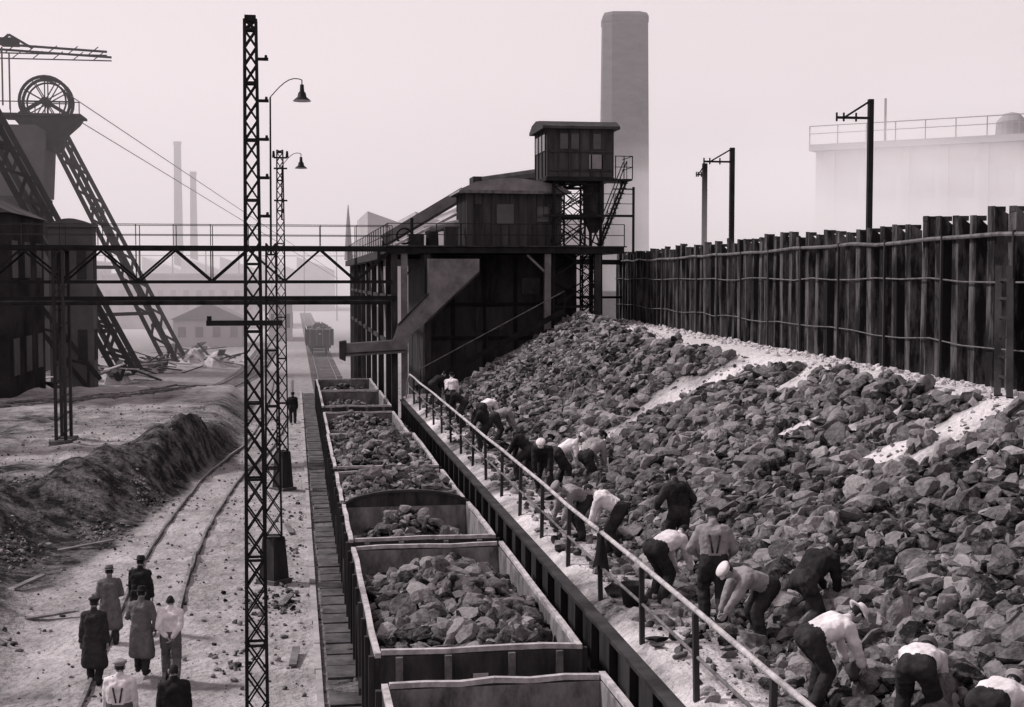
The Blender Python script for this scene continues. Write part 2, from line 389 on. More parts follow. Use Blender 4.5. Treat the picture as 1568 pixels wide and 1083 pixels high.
# ------------------------------------------------------------------ wagons
def wagon(y0,y1,rimz=2.8,fill=None,arch=False,w=3.02,seed=0,lvl=2.3,mound=.5,n=900,low=False):
    rd=random.Random(seed)
    e=empty('open_goods_wagon'); cx=2.6; xl=cx-w/2; xr=cx+w/2; b=MB(); fz=1.25; t=.07
    b.box((xl,y0,fz-.08),(xr,y1,fz),'wagon')
    b.box((xl,y0,fz+.003),(xl+t,y1,rimz-.09),'wagon'); b.box((xr-t,y0,fz+.003),(xr,y1,rimz-.09),'wagon')
    b.box((xl+t+.003,y0,fz+.003),(xr-t-.003,y0+t,rimz-.09),'wagon'); b.box((xl+t+.003,y1-t,fz+.003),(xr-t-.003,y1,rimz-.09),'wagon')
    b.box((xl+t+.004,y0+t+.01,fz+.01),(xl+t+.024,y1-t-.01,rimz-.1),'wagin'); b.box((xr-t-.024,y0+t+.01,fz+.01),(xr-t-.004,y1-t-.01,rimz-.1),'wagin')
    b.box((xl+t+.03,y1-t-.024,fz+.01),(xr-t-.03,y1-t-.004,rimz-.1),'wagin')
    b.done('body',e)
    r=MB(); o=.035
    def rimb(a,c): 
        k=6; ps=[V(a).lerp(V(c),i/k)+V((rd.uniform(-.014,.014),rd.uniform(-.01,.01),rd.uniform(-.018,.018))) for i in range(k+1)]
        for p,q in zip(ps[:-1],ps[1:]):
            r.beam(p,q,.085,.07,'rim')
    rimb((xl+o,y0-.02,rimz-.05),(xl+o,y1+.02,rimz-.05)); rimb((xr-o,y0-.02,rimz-.05),(xr-o,y1+.02,rimz-.05))
    rimb((xl+.1,y0+o,rimz-.045),(xr-.1,y0+o,rimz-.045))
    if arch:
        pts=[]
        for i in range(13):
            a=i/12; pts.append((xl+.02+(w-.04)*a,rimz-.05+.30*math.sin(math.pi*a)**.6))
        b2=MB(); b2.prism([(xl+.02,rimz-.12)]+pts+[(xr-.02,rimz-.12)],y1-.06,y1-.01,'wagon'); b2.done('arched_end',e)
        for p,q in zip(pts[:-1],pts[1:]): r.beam((p[0],y1-.03,p[1]+.02),(q[0],y1-.03,q[1]+.02),.12,.06,'steelm')
    else: rimb((xl+.1,y1-o,rimz-.045),(xr-.1,y1-o,rimz-.045))
    r.done('top_rim',e)
    s=MB()
    for x in (xl+.35,xl+1.05,xr-1.05,xr-.35):
        for yy,sg in((y0,-1),(y1,1)):
            s.box((x-.05,min(yy+sg*.003,yy+sg*.09),fz-.1),(x+.05,max(yy+sg*.003,yy+sg*.09),rimz-.09),'rust' if sg<0 else 'steelm')
    k=int((y1-y0)/1.1)
    for i in range(k+1):
        y=y0+.08+(y1-y0-.16)*i/k
        for xx,sg in((xl,-1),(xr,1)):
            s.box((min(xx+sg*.003,xx+sg*.08),y-.045,fz-.1),(max(xx+sg*.003,xx+sg*.08),y+.045,rimz-.09),'steelm')
    for yy,sg in((y0,-1),(y1,1)):
        s.box((xl+.01,min(yy+sg*.003,yy+sg*.05),2.02),(xr-.01,max(yy+sg*.003,yy+sg*.05),2.08),'steelm')
    s.box((cx-.11,y0-.11,2.28),(cx+.11,y0-.094,2.44),'rim')
    ym=(y0+y1)/2
    for xx,sg in((xl,-1),(xr,1)):
        s.beam((xx+sg*.05,ym-.75,fz+.05),(xx+sg*.05,ym+.75,rimz-.2),.04,.06,'steelm')
    s.done('stakes',e)
    u=MB()
    for x in(cx-.85,cx+.85): u.box((x-.06,y0-.05,.92),(x+.06,y1+.05,1.165),'steel')
    for yy in(y0+.02,y1-.14): u.box((xl+.2,yy-.0,.93),(xr-.2,yy+.12,1.16),'steel')
    for yy,sg in((y0,-1),(y1,1)):
        for x in(cx-.87,cx+.87): u.cyl((x,yy,1.04),(x,yy+sg*.32,1.04),.08,.07,'steel'); u.cyl((x,yy+sg*.32,1.04),(x,yy+sg*.37,1.04),.19,.19,'steelm',16)
        u.beam((cx,yy,1.0),(cx,yy+sg*.3,.98),.06,.1,'steel')
    L_=y1-y0
    for yy in(y0+L_*.2,y1-L_*.2):
        u.cyl((cx-.8,yy,.62),(cx+.8,yy,.62),.07,.07,'steel')
        for x in(cx-.72,cx+.72):
            u.cyl((x-.06,yy,.62),(x+.06,yy,.62),.47,.47,'steel',24); u.cyl((x-.08,yy,.62),(x-.0605,yy,.62),.5,.5,'steelm',24)
            sgx=1 if x>cx else -1
            u.box((x+sgx*.12,yy-.16,.5),(x+sgx*.26,yy+.16,.76),'steel')
            for q in(-.45,.45): u.beam((x+sgx*.19,yy,.84),(x+sgx*.19,yy+q,.93),.07,.05,'steel')
    u.done('underframe',e)
    if n:
        Pp=[];Rr=[]
        def fzf(x,y):
            a=(x-cx)/(w/2); bb=(y-(y0+y1)/2)/((y1-y0)/2)
            if low: return lvl+mound*math.exp(-((a-.0)/.6)**2-((bb-.45)/.4)**2)+.1*fb(x,y,1.2,3,seed)
            return lvl+mound*(1-abs(a)**2.2)*(1-abs(bb)**3)+.34*fb(x,y,.7,3,seed)*(1-a*a*.6)
        gr=gridmesh('load_base',frange(xl+.1,xr-.1,.14),frange(y0+.1,y1-.1,.2),lambda x,y:fzf(x,y)-.08,lambda x,y:.04,'heap',e)
        for i in range(n):
            x=rd.uniform(xl+.2,xr-.2);y=rd.uniform(y0+.2,y1-.2);q=.045+.14*rd.random()**2
            Pp.append((x,y,fzf(x,y)+q*rd.uniform(-.3,.7)));Rr.append(q)
        chunks('coke_load',Pp,Rr,2 if y0<34 else 1,e)
wagon(10.0,17.8,2.8,lvl=1.7,mound=.3,n=800,seed=1)
wagon(19.3,27.1,2.8,lvl=2.05,mound=.75,n=2100,seed=2)
wagon(27.95,32.4,2.78,lvl=1.8,mound=.95,n=600,arch=True,seed=3,low=True)
wagon(33.3,38.3,2.72,lvl=2.35,mound=.62,n=1100,seed=4)
wagon(39.3,47.6,2.72,lvl=2.35,mound=.65,n=1400,seed=5)
wagon(48.8,56.6,2.6,lvl=2.0,mound=.5,n=800,w=2.9,seed=6)
wagon(57.8,65.5,2.75,lvl=1.9,mound=.4,n=500,w=2.9,seed=7)
wagon(66.6,74,2.7,lvl=1.9,mound=.4,n=400,w=2.9,seed=8)
wagon(142,149.5,2.9,lvl=2.6,mound=.6,n=200,w=2.7,seed=9)
# ------------------------------------------------------------------ lattice masts
def lattice(b,x,y,z0,z1,w0,w1,m='steel',t=.05,step=None,dt=.027):
    def c(z,sx,sy):
        w_=w0+(w1-w0)*(z-z0)/(z1-z0); return V((x+sx*w_/2,y+sy*w_/2,z))
    for sx in(-1,1):
        for sy in(-1,1): b.beam(c(z0,sx,sy),c(z1,sx,sy),t,t,m,up=(0,1,0))
    z=z0; k=0
    while z<z1-.02:
        w_=w0+(w1-w0)*(z-z0)/(z1-z0); st=(step or 1.5)*max(w_,.12); z2=min(z+st,z1)
        for (a,b_) in(((-1,-1),(1,-1)),((-1,1),(1,1)),((-1,-1),(-1,1)),((1,-1),(1,1))):
            b.beam(c(z,*a),c(z2,*b_),dt,dt,m,up=(0,1,.1)); b.beam(c(z,*b_),c(z2,*a),dt,dt,m,up=(0,1,.1))
        for (a,b_) in(((-1,-1),(1,-1)),((-1,1),(1,1))):
            if k%3==0: b.beam(c(z,*a),c(z,*b_),dt*1.6,dt*1.6,m)
        z=z2;k+=1
def mast(x,y,ztop,w0,w1,base,arm=None,extra=None):
    e=empty('lattice_mast'); b=MB(); lattice(b,x,y,base,ztop,w0,w1)
    if arm:
        z,l0,l1=arm; b.beam((x-l0,y-w0/2-.03,z),(x+l1,y-w0/2-.03,z),.07,.09,'steel')
        b.cyl((x-l0+.05,y-w0/2-.03,z+.03),(x-l0+.05,y-w0/2-.03,z+.12),.04,.04,'steel')
    if extra: extra(b)
    b.done('lattice',e)
    f_=MB(); f_.lathe((x,y,0),[(0,base-.002),(.28,base-.002),(.3,base-.05),(.42,-.2)],'steelm',4); f_.done('footing',e)
MX=-.69
def ex1(b):
    for z in(11.8,11.1,10.45,9.8,9.15): b.beam((MX+.1,23.85,z),(MX+.30,23.85,z),.04,.05,'steel'); b.cyl((MX+.26,23.85,z),(MX+.26,23.85,z+.07),.03,.02,'steel')
    b.beam((MX,24,12.45),(MX,24,12.55),.19,.19,'steel')
mast(MX,24,12.48,.36,.19,.15,(7.33,.78,.5),ex1)
def lamp(b,x,y,z,m='steel'):
    b.lathe((x,y,z),[(.0,.42),(.05,.42),(.06,.25),(.10,.2),(.12,.1),(.24,.0)],m,20)
    b.lathe((x,y,z),[(.24,-.002),(.235,-.012),(.1,.06),(0,.06)],'white',20)
mast(-.58,36.6,9.0,.42,.24,1.25,None)
def ex3(b):
    for z in(12.6,12.2,11.0): b.beam((-.7,52.5,z),(-.2,52.5,z),.05,.06,'steel')
    for x in(-.7,-.2): b.cyl((x,52.5,12.6),(x,52.5,12.85),.06,.04,'steel')
mast(-.47,52.7,12.9,.42,.22,1.5,None,ex3)
for (x,y,zt,za,lx,lz) in((-.58,36.6,12.8,8.9,.32,12.95),(-.42,53.2,12.35,10.5,.22,12.35)):
    e=empty('street_lamp'); b=MB(); b.cyl((x+.0,y,za-.2),(x+.02,y,zt),.03,.022,'steel',8)
    pts=[V((x+.02,y,zt))]+[V((x+.02+(lx+.5)*t,y,zt+.5*math.sin(t*math.pi*.62))) for t in(.15,.3,.45,.6,.75,.9,1)]
    b.path(pts,.014,'steel',6); p=pts[-1]; b.done('pole_and_bracket',e)
    b=MB(); b.cyl((p.x,p.y,p.z),(p.x,p.y,p.z-.12),.015,.015,'steel',6); lamp(b,p.x,p.y,p.z-.54); b.done('lamp_shade',e,True)
for x,y,h,wd in((-.58,36.6,1.25,.5),(-.47,52.7,1.5,.55)):
    b=MB(); b.lathe((x,y,0),[(wd*.95,-.1),(wd*.95,.12),(wd*.62,.14),(wd*.5,h),(0,h)],'concd',4); b.done('mast_plinth')
# ------------------------------------------------------------------ footbridge
e=empty('truss_bridge'); b=MB(); XB0,XB1=-34,4.4; YB=62
for y in(YB,YB+1.5):
    b.beam((XB0,y,9.42),(XB1,y,9.42),.14,.2,'steel'); b.beam((XB0,y,7.92),(XB1,y,7.92),.12,.14,'steel')
    x=XB1;k=0
    while x>XB0+1:
        x2=x-1.6
        a,c=((x,9.36),(x2,7.95)) if k%2==0 else ((x,7.95),(x2,9.36))
        b.beam((a[0],y,a[1]),(c[0],y,c[1]),.08,.09,'steel'); 
        if k%2: b.beam((x,y,7.95),(x,y,9.36),.05,.05,'steel')
        x=x2;k+=1
b.box((XB0,YB+.08,9.3),(XB1,YB+1.42,9.36),'steelm')
b.beam((XB0,YB,7.2),(XB1+.2,YB,7.2),.16,.18,'steel')
b.cyl((XB0,YB+1.0,7.0),(XB1,YB+1.0,7.0),.12,.12,'steelm')
b.done('truss',e); b=MB()
for y in(YB-.02,YB+1.52):
    for z in(10.0,10.45): b.cyl((XB0,y,z),(XB1,y,z),.018,.018,'steelm',6)
    for x in frange(XB0,XB1,1.6): b.beam((x,y,9.53),(x,y,10.45),.035,.035,'steelm')
b.done('handrails',e); b=MB()
for x in(-10.1,-26):
    for y in(YB,YB+1.5):
        z0=gz(x,y)-.3
        b.beam((x-.2,y,z0),(x-.2,y,9.3),.12,.22,'steelm',up=(0,1,0)); b.beam((x+.2,y,z0),(x+.2,y,9.3),.12,.22,'steelm',up=(0,1,0))
        for z in frange(1,9,.8): b.beam((x-.2,y-.05,z),(x+.2,y-.05,z+.4),.03,.05,'steelm')
        b.box((x-.45,y-.4,z0),(x+.45,y+.4,gz(x,y)+.15),'concd')
b.done('columns',e)
# ------------------------------------------------------------------ loading plant building
e=empty('loading_plant_building'); b=MB()
b.box((6.1,65,-.2),(13.5,74,9.2),'steelm'); b.done('lower_walls',e)
b=MB()
for x in (7.5,9.0,10.5,12.0): b.box((x-.08,64.9,0),(x+.08,64.997,9.1),'steel')
for z in(5.2,6.8): b.box((6.12,64.85,z),(13.48,64.89,z+.12),'steel')
b.box((8.6,64.93,5.6),(9.9,64.985,6.7),'sheet'); b.box((10.8,64.93,7.3),(11.7,64.985,8.1),'glass')
b.done('wall_framing',e)
b=MB()
for x,z0,m in((4.5,-.2,'steelm'),(4.95,-.2,'steel2'),(11.55,2.5,'steel2'),(13.9,2.5,'steelm'),(6.0,-.2,'steelm')):
    b.beam((x,62.2,z0),(x,62.2,9.2),.28,.3,m,up=(0,1,0))
for y in frange(66,108,6): b.beam((4.5,y,-.2),(4.5,y,9.2),.28,.3,'steelm',up=(0,1,0))
for z in(7.2,5.0): b.beam((4.5,62.4,z),(4.5,108,z),.14,.2,'steelm')
for y in frange(66,102,12): b.beam((4.5,y,5),(4.5,y+6,9),.1,.1,'steelm')
b.beam((5.0,62.3,8.2),(6,62.3,9.1),.1,.1,'steelm'); b.beam((11.5,62.2,8.3),(10.6,62.2,9.15),.1,.1,'steel2')
b.done('columns',e)
b=MB(); b.box((4.15,61.9,9.22),(15.1,66.5,9.5),'steel'); b.box((4.1,61.8,9.505),(15.2,66.6,9.56),'steelm'); b.box((4.0,66.61,9.0),(8.5,108,9.4),'steelm'); b.done('deck',e)
b=MB()
for z in(10.05,10.55): b.cyl((4.2,61.9,z),(15.1,61.9,z),.02,.02,'steel',6); b.cyl((4.2,61.9,z),(4.2,108,z),.02,.02,'steel',6)
for x in frange(4.2,15.1,1.1): b.beam((x,61.9,9.56),(x,61.9,10.55),.04,.04,'steel')
for y in frange(63,108,2): b.beam((4.2,y,9.41),(4.2,y,10.55),.04,.04,'steel')
b.done('deck_railing',e)
b=MB(); x0,x1,y0,y1=7.9,12.35,63,67; b.box((x0,y0,9.57),(x1,y1,12.1),'sheet')
for x in frange(x0+.35,x1-.35,.42): b.box((x-.02,y0-.03,9.6),(x+.02,y0-.002,12.05),'steelm')
for y in frange(y0+.3,y1-.3,.5): b.box((x0-.03,y-.02,9.6),(x0-.002,y+.02,12.05),'steelm')
b.box((9.3,y0-.05,10.6),(10.1,y0-.031,11.5),'glass'); b.box((8.3,y0-.06,9.6),(9.0,y0-.035,11.5),'steelm'); b.box((11.2,y0-.05,10.7),(11.8,y0-.031,11.4),'glass')
b.done('upper_house_walls',e)
b=MB(); b.prism([(x0-.35,12.05),(x0-.25,12.2),(x0+.4,12.5),(x0+1.6,12.68),((x0+x1)/2,12.7),(x1-1.4,12.6),(x1-.2,12.4),(x1+.35,12.1),(x1+.35,12.02)],y0-.35,y1+.3,'roof')
b.prism([(x0-.38,11.98),(x0-.38,12.12),(x1+.4,12.1),(x1+.4,11.96)],y0-.42,y0-.355,'rust'); b.done('upper_house_roof',e)
b=MB(); b.cyl((9.3,67.6,12.4),(12.6,67.6,12.9),.7,.7,'steelm',16); b.box((8.8,67.5,9.5),(9.6,69,13.1),'steelm'); b.beam((4.6,70,10),(8.6,69,12.4),1.2,.5,'roof'); b.beam((4.6,70,10),(4.6,70,9.2),.3,.3,'steelm')
b.box((10.2,67.7,12.6),(10.6,68.1,13.2),'steelm')
b.done('duct_and_conveyor',e)
b=MB(); b.cyl((6.3,62.9,9.57),(6.3,62.9,10.2),.3,.28,'steel',14); b.box((5.2,62.6,9.57),(5.9,63.4,10.1),'steelm'); b.box((6.9,63.0,9.57),(7.5,63.6,10.45),'steelm'); b.beam((4.6,62.4,9.6),(7.6,64.2,11.1),.12,.12,'rim')
b.cyl((5.5,64.5,9.57),(5.5,64.5,10.9),.08,.08,'steel',8); b.ring((5.0,62.6,10.0),.35,.05,'steel'); b.cyl((6.0,63.5,10.3),(7.6,63.5,10.6),.2,.2,'steel2',12); b.done('machinery',e)
b=MB(); b.prism([(5.95,8.95),(8.25,8.95),(8.25,8.35),(5.95,6.2),(5.1,5.5),(4.6,5.5),(4.6,6.0),(5.95,7.4)],61.2,61.85,'steel2')
b.prism([(4.62,5.95),(5.1,5.45),(4.9,4.75),(2.2,4.62),(2.12,5.15),(4.4,5.3)],61.15,62.15,'steel2')
b.prism([(2.0,5.25),(2.0,4.5),(2.25,4.4),(2.3,5.3)],61.1,62.2,'steelm')
b.beam((5.95,61.17,7.4),(4.6,61.17,6.0),.05,.08,'steelm'); b.beam((8.25,61.17,8.35),(5.95,61.17,6.2),.05,.08,'steelm'); b.beam((2.3,61.12,4.75),(4.9,61.12,4.88),.04,.06,'steelm')
b.done('chute',e)
b=MB()
b.beam((12.2,61.4,6.6),(5.4,61.6,3.1),.06,.25,'steel'); b.cyl((12.2,61.4,7.5),(5.6,61.6,4.0),.03,.03,'rust',6)
for i in range(14):
    t=i/13; b.beam((12.2-6.6*t,61.4,6.6-3.4*t),(12.2-6.6*t,61.4,7.5-3.5*t),.035,.035,'steel')
b.done('sloping_stair_rail',e)
# control cabin tower
e=empty('control_cabin_tower'); b=MB()
lattice(b,13.0,63.6,2.5,12.6,2.3,2.2,'steel',.13,.62,.06)
lattice(b,13.0,63.6,9.6,12.6,1.0,1.0,'steel',.08,.9,.04)
b.beam((15.6,62.2,9.2),(15.6,62.2,12.3),.1,.1,'steel'); b.beam((15.6,62.2,12.2),(14.6,62.2,12.2),.06,.06,'steel')
b.cyl((13.9,63.1,10.9),(13.9,63.1,12.5),.5,.5,'steelm',18); b.cyl((13.9,63.1,10.2),(13.9,63.1,10.9),.2,.5,'steelm',18)
b.done('legs',e)
b=MB(); b.box((11.45,62,12.55),(14.65,65.2,12.72),'steel'); b.box((14.65,62.0,12.58),(15.5,64,12.66),'steel'); b.box((11.3,61.8,10.9),(15.5,62.1,11.0),'steel'); b.done('platforms',e)
b=MB(); b.box((11.5,62.05,12.73),(14.6,65.1,14.9),'sheet')
for x in frange(11.52,14.58,.51): b.box((x-.03,62.0,12.75),(x+.03,62.045,14.88),'steelm')
for z in(13.0,13.85): b.box((11.52,61.99,z),(14.58,62.043,z+.07),'steelm')
for y in frange(62.3,65,.9): b.box((11.44,y-.03,12.75),(11.497,y+.03,14.88),'steelm')
for x in(12.05,12.56,13.6): b.box((x+.05,62.02,14.0),(x+.42,62.048,14.7),'glass')
for y in(62.5,63.4,64.3): b.box((11.46,y,13.95),(11.49,y+.6,14.7),'glass')
b.box((13.45,62.0,13.1),(14.1,62.046,13.75),'roof')
b.done('cabin_walls',e)
b=MB()
pr=[(61.75,14.9),(61.75,15.02),(62.5,15.3),(63.6,15.4),(64.7,15.3),(65.45,15.02),(65.45,14.9)]
n=len(pr); b.add([(11.25,y,z) for y,z in pr]+[(14.85,y,z) for y,z in pr],[tuple(range(n)),tuple(range(n,2*n))]+[(i,(i+1)%n,n+(i+1)%n,n+i) for i in range(n)],'sheet'); b.done('cabin_roof',e)
b=MB()
a=V((15.3,62.3,12.6)); c=V((14.1,62.3,9.6))
for dy in(0,.7):
    b.beam(a+V((0,dy,0)),c+V((0,dy,0)),.08,.16,'steel'); b.cyl(a+V((0,dy,.9)),c+V((0,dy,.9)),.025,.025,'steel',6)
for i in range(13):
    p=a.lerp(c,(i+.5)/13); b.box((p.x-.12,62.3,p.z-.02),(p.x+.12,63.0,p.z+.02),'steel')
for i in range(5):
    p=a.lerp(c,i/4); b.beam(p,p+V((0,0,.9)),.03,.03,'steel')
for x in(14.7,15.1,15.5): b.beam((x,62.02,12.66),(x,62.02,13.7),.04,.04,'steel')
for z in(13.2,13.7): b.cyl((14.65,62.02,z),(15.5,62.02,z),.02,.02,'steel',6); b.cyl((15.5,62.02,z),(15.5,64,z),.02,.02,'steel',6)
for z in(11.5,11.95): b.cyl((11.3,61.82,z),(15.5,61.82,z),.018,.018,'steel',6)
for x in frange(11.3,15.5,.84): b.beam((x,61.82,11),(x,61.82,11.95),.03,.03,'steel')
b.done('stairs_and_rails',e)
e=empty('portal_frame'); b=MB()
b.beam((13.5,68,0),(13.5,68,9.2),.2,.2,'steel'); b.beam((16.9,69,0),(16.9,69,9.3),.25,.25,'steel'); b.beam((13.5,68,8.9),(17,69,8.9),.2,.25,'steel'); b.beam((13.5,68.1,7.1),(17,69.1,7.1),.1,.12,'steel')
lattice(b,14.2,66,0,9.2,.5,.5,'steel',.07,1.2,.035); b.done('frame',e)
# ------------------------------------------------------------------ brick chimney (chamfered square section)
b=MB(); D=178; cx=D*(.156+.988*.0824); cy=D*(.988-.156*.0824); rings=[(3.15,0),(3.05,20),(2.85,40.5),(2.92,40.6),(2.92,41.3),(2.7,41.75),(2.2,41.75),(2.1,38)]
vs=[];ca,sa=math.cos(-.16),math.sin(-.16)
for h,z in rings:
    c_=h*.62
    for x,y in((-c_,-h),(c_,-h),(h,-c_),(h,c_),(c_,h),(-c_,h),(-h,c_),(-h,-c_)): vs.append((cx+x*ca-y*sa,cy+x*sa+y*ca,z))
b.add(vs,[(k_*8+i,k_*8+(i+1)%8,k_*8+8+(i+1)%8,k_*8+8+i) for k_ in range(len(rings)-1) for i in range(8)],'brick'); b.done('brick_chimney')
# ------------------------------------------------------------------ catenary poles
def cpole(x,y,zt,arm=1.2,r=.10):
    e=empty('catenary_pole'); b=MB(); b.beam((x,y,8.6),(x,y,zt),r*1.6,r*1.6,'steel',up=(0,1,0)); b.done('pole',e)
    b=MB(); z=zt-.62; b.beam((x,y-.1,z),(x-arm,y-.1,z),.06,.08,'steel'); b.beam((x,y-.1,zt-.03),(x-arm*.75,y-.1,z+.03),.05,.06,'steel')
    for q in(.45,.8,1.0): b.cyl((x-arm*q,y-.1,z-.12),(x-arm*q,y-.1,z+.16),.035,.035,'steel',8)
    b.done('bracket_arm',e)
cpole(18.6,42.6,13.9); cpole(18.9,57.8,13.75,1.3,.12); cpole(22.1,72.3,14.3,.5,.15)
# ------------------------------------------------------------------ hazy works on the right
e=empty('coke_works_building'); b=MB(); A=V((55.6,143,0)); dd=V((44.4,-38,0)).normalized(); nn_=V((-dd.y,dd.x,0))
def blk(s0,s1,t0,t1,z0,z1,m):
    c=[A+dd*s_+nn_*t_ for s_,t_ in((s0,t0),(s1,t0),(s1,t1),(s0,t1))]
    b.add([(p.x,p.y,z0) for p in c]+[(p.x,p.y,z1) for p in c],[(0,3,2,1),(4,5,6,7),(0,1,5,4),(1,2,6,5),(2,3,7,6),(3,0,4,7)],m)
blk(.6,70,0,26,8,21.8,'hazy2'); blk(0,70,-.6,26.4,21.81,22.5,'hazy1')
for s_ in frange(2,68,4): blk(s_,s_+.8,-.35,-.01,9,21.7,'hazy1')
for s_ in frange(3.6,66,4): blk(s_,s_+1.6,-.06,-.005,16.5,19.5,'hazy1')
b.done('walls',e); b=MB()
blk(0,70,-.5,-.42,23.6,23.68,'hazw'); blk(0,70,-.5,-.42,24.4,24.5,'hazw')
for s_ in frange(0,70,3.1): blk(s_,s_+.1,-.5,-.4,22.5,24.5,'hazw')
blk(8,8.2,0,.2,22.5,27,'hazw')
b.done('roof_railing',e); b=MB()
pc=A+dd*25+nn_*4; b.lathe((pc.x,pc.y,22.5),[(3.6,0),(3.6,3.2),(3.0,4.4),(1.6,5.2),(0,5.4)],'hazd',20)
pc=A+dd*20.3+nn_*3; b.lathe((pc.x,pc.y,22.5),[(1.6,0),(1.5,1.6),(.8,2.4),(0,2.6)],'hazw',16)
b.done('roof_hoppers',e)
# ------------------------------------------------------------------ headframe
e=empty('pit_headframe'); YH=124; b=MB(); WX,WZ=-20.9,23.2
b.box((-27.5,YH-3,-.2),(-21.2,YH+4,15.0),'hazm'); b.prism([(-26.5,15.0),(-20.9,15.0),(-20.6,20.5),(-21.4,21.0),(-24.6,21.0)],YH-2.5,YH+3,'hazd'); b.done('tower_shaft',e)
b=MB()
def lleg(p,q,w=1.0,m='hazm',t=.32,n=16):
    p=V(p);q=V(q); d=(q-p).normalized(); s_=d.cross(V((0,1,0))).normalized()
    for k_ in(-1,1): b.beam(p+s_*w/2*k_,q+s_*w/2*k_,t,t,m,up=(0,1,0))
    for i in range(n):
        a_=p.lerp(q,i/n)+s_*w/2*(1 if i%2 else -1); c_=p.lerp(q,(i+1)/n)-s_*w/2*(1 if i%2 else -1); b.beam(a_,c_,t*.6,t*.6,m,up=(0,1,0))
for y in(YH-3.5,YH+4.5): 
    lleg((-20.2,y*.5+YH*.5,20.8),(-10.4,y,.8),.95,'hazm',.34)
for y in (108,112): lleg((-24.5,y,23.5),(-12.6,y,.5),1.3,'hazm',.40,20)
lleg((-26.5,104,16),(-14.5,104,.3),1.1,'hazm',.3,14)
for z in(4,9,14,18):
    xx=-20.2+(20.8-z)/20*9.8; b.beam((xx,YH-3,z),(xx,YH+4,z),.3,.3,'hazm')
    xx=-24.5+(23.5-z)/23*11.9; b.beam((xx,108,z),(xx,112,z),.3,.3,'hazm')
for z,z2 in((4,9),(9,14)):
    x1_=-24.5+(23.5-z)/23*11.9; x2_=-24.5+(23.5-z2)/23*11.9; b.beam((x1_,108,z),(x2_,112,z2),.18,.18,'hazm'); b.beam((x1_,112,z),(x2_,108,z2),.18,.18,'hazm')
b.beam((-26,110,9),(-14,124,9),.25,.3,'hazm'); b.beam((-22,110,5),(-12.5,124,5),.25,.3,'hazm')
b.done('raking_legs',e)
b=MB(); b.prism([(WX-2.7,WZ-1.3),(WX+2.9,WZ-1.3),(WX+2.6,WZ-1.8),(WX+1.5,WZ-2.8),(WX+1.1,WZ-4.2),(WX-1.1,WZ-4.2),(WX-1.6,WZ-2.6)],YH-1.6,YH+1.6,'hazm')
b.box((WX-3.6,YH-2,WZ-1.35),(WX+3.1,YH+2,WZ-1.15),'hazm'); b.box((WX-4.4,YH-1.7,WZ-3.6),(WX-3.1,YH-1.4,WZ-1.4),'hazm')
for x in frange(WX-3.6,WX+3,1): b.beam((x,YH-2,WZ-1.15),(x,YH-2,WZ-.2),.08,.08,'hazm')
b.beam((WX-3.6,YH-2,WZ-.2),(WX+3,YH-2,WZ-.2),.08,.08,'hazm')
for x in(WX-2,WX+2): b.beam((x,YH-1.5,WZ-1.2),(WX,YH-1.5,WZ),.3,.3,'hazm')
b.done('head_platform',e)
b=MB()
for yy in(YH-.8,YH+.8):
    b.ring((WX,yy,WZ),2.1,.14,'hazm'); b.ring((WX,yy,WZ),1.75,.08,'hazm'); b.cyl((WX,yy-.25,WZ),(WX,yy+.25,WZ),.35,.35,'hazm')
    for i in range(12):
        t=2*math.pi*i/12; b.beam((WX,yy,WZ),(WX+2*math.cos(t),yy,WZ+2*math.sin(t)),.09,.09,'hazm',up=(0,1,0))
b.done('winding_wheels',e)
b=MB()
for y in(YH-1.5,YH+1.5):
    b.beam((-25.8,y,27.9),(-15.6,y,27.4),.18,.18,'hazm'); b.beam((-25.8,y,27.1),(-15.6,y,27.1),.1,.1,'hazm')
    for i in range(6):
        x=-25.6+1.7*i; b.beam((x,y,27.15),(x+.8,y,27.8),.07,.07,'hazm'); 
    for x,x2 in((-25.4,-25.6),(-24.2,-23.2)): b.beam((x,y,22.7),(x,y,27.6),.12,.12,'hazd')
b.beam((-25,YH,27.9),(-23.9,YH,28.9),.2,.2,'hazm'); b.beam((-23.9,YH,28.9),(-22,YH,27.8),.2,.2,'hazm'); b.box((-24.6,YH-1,28.0),(-23.2,YH+1,28.5),'hazm')
b.done('gantry_crane',e)
b=MB()
for dy in(-.8,.8): b.cyl((WX+2,YH+dy,WZ+.6),(6,210,9),.03,.03,'hazw',6); b.cyl((WX+1.8,YH+dy,WZ-1),(6,190,8),.03,.03,'hazw',6)
b.done('winding_ropes',e)
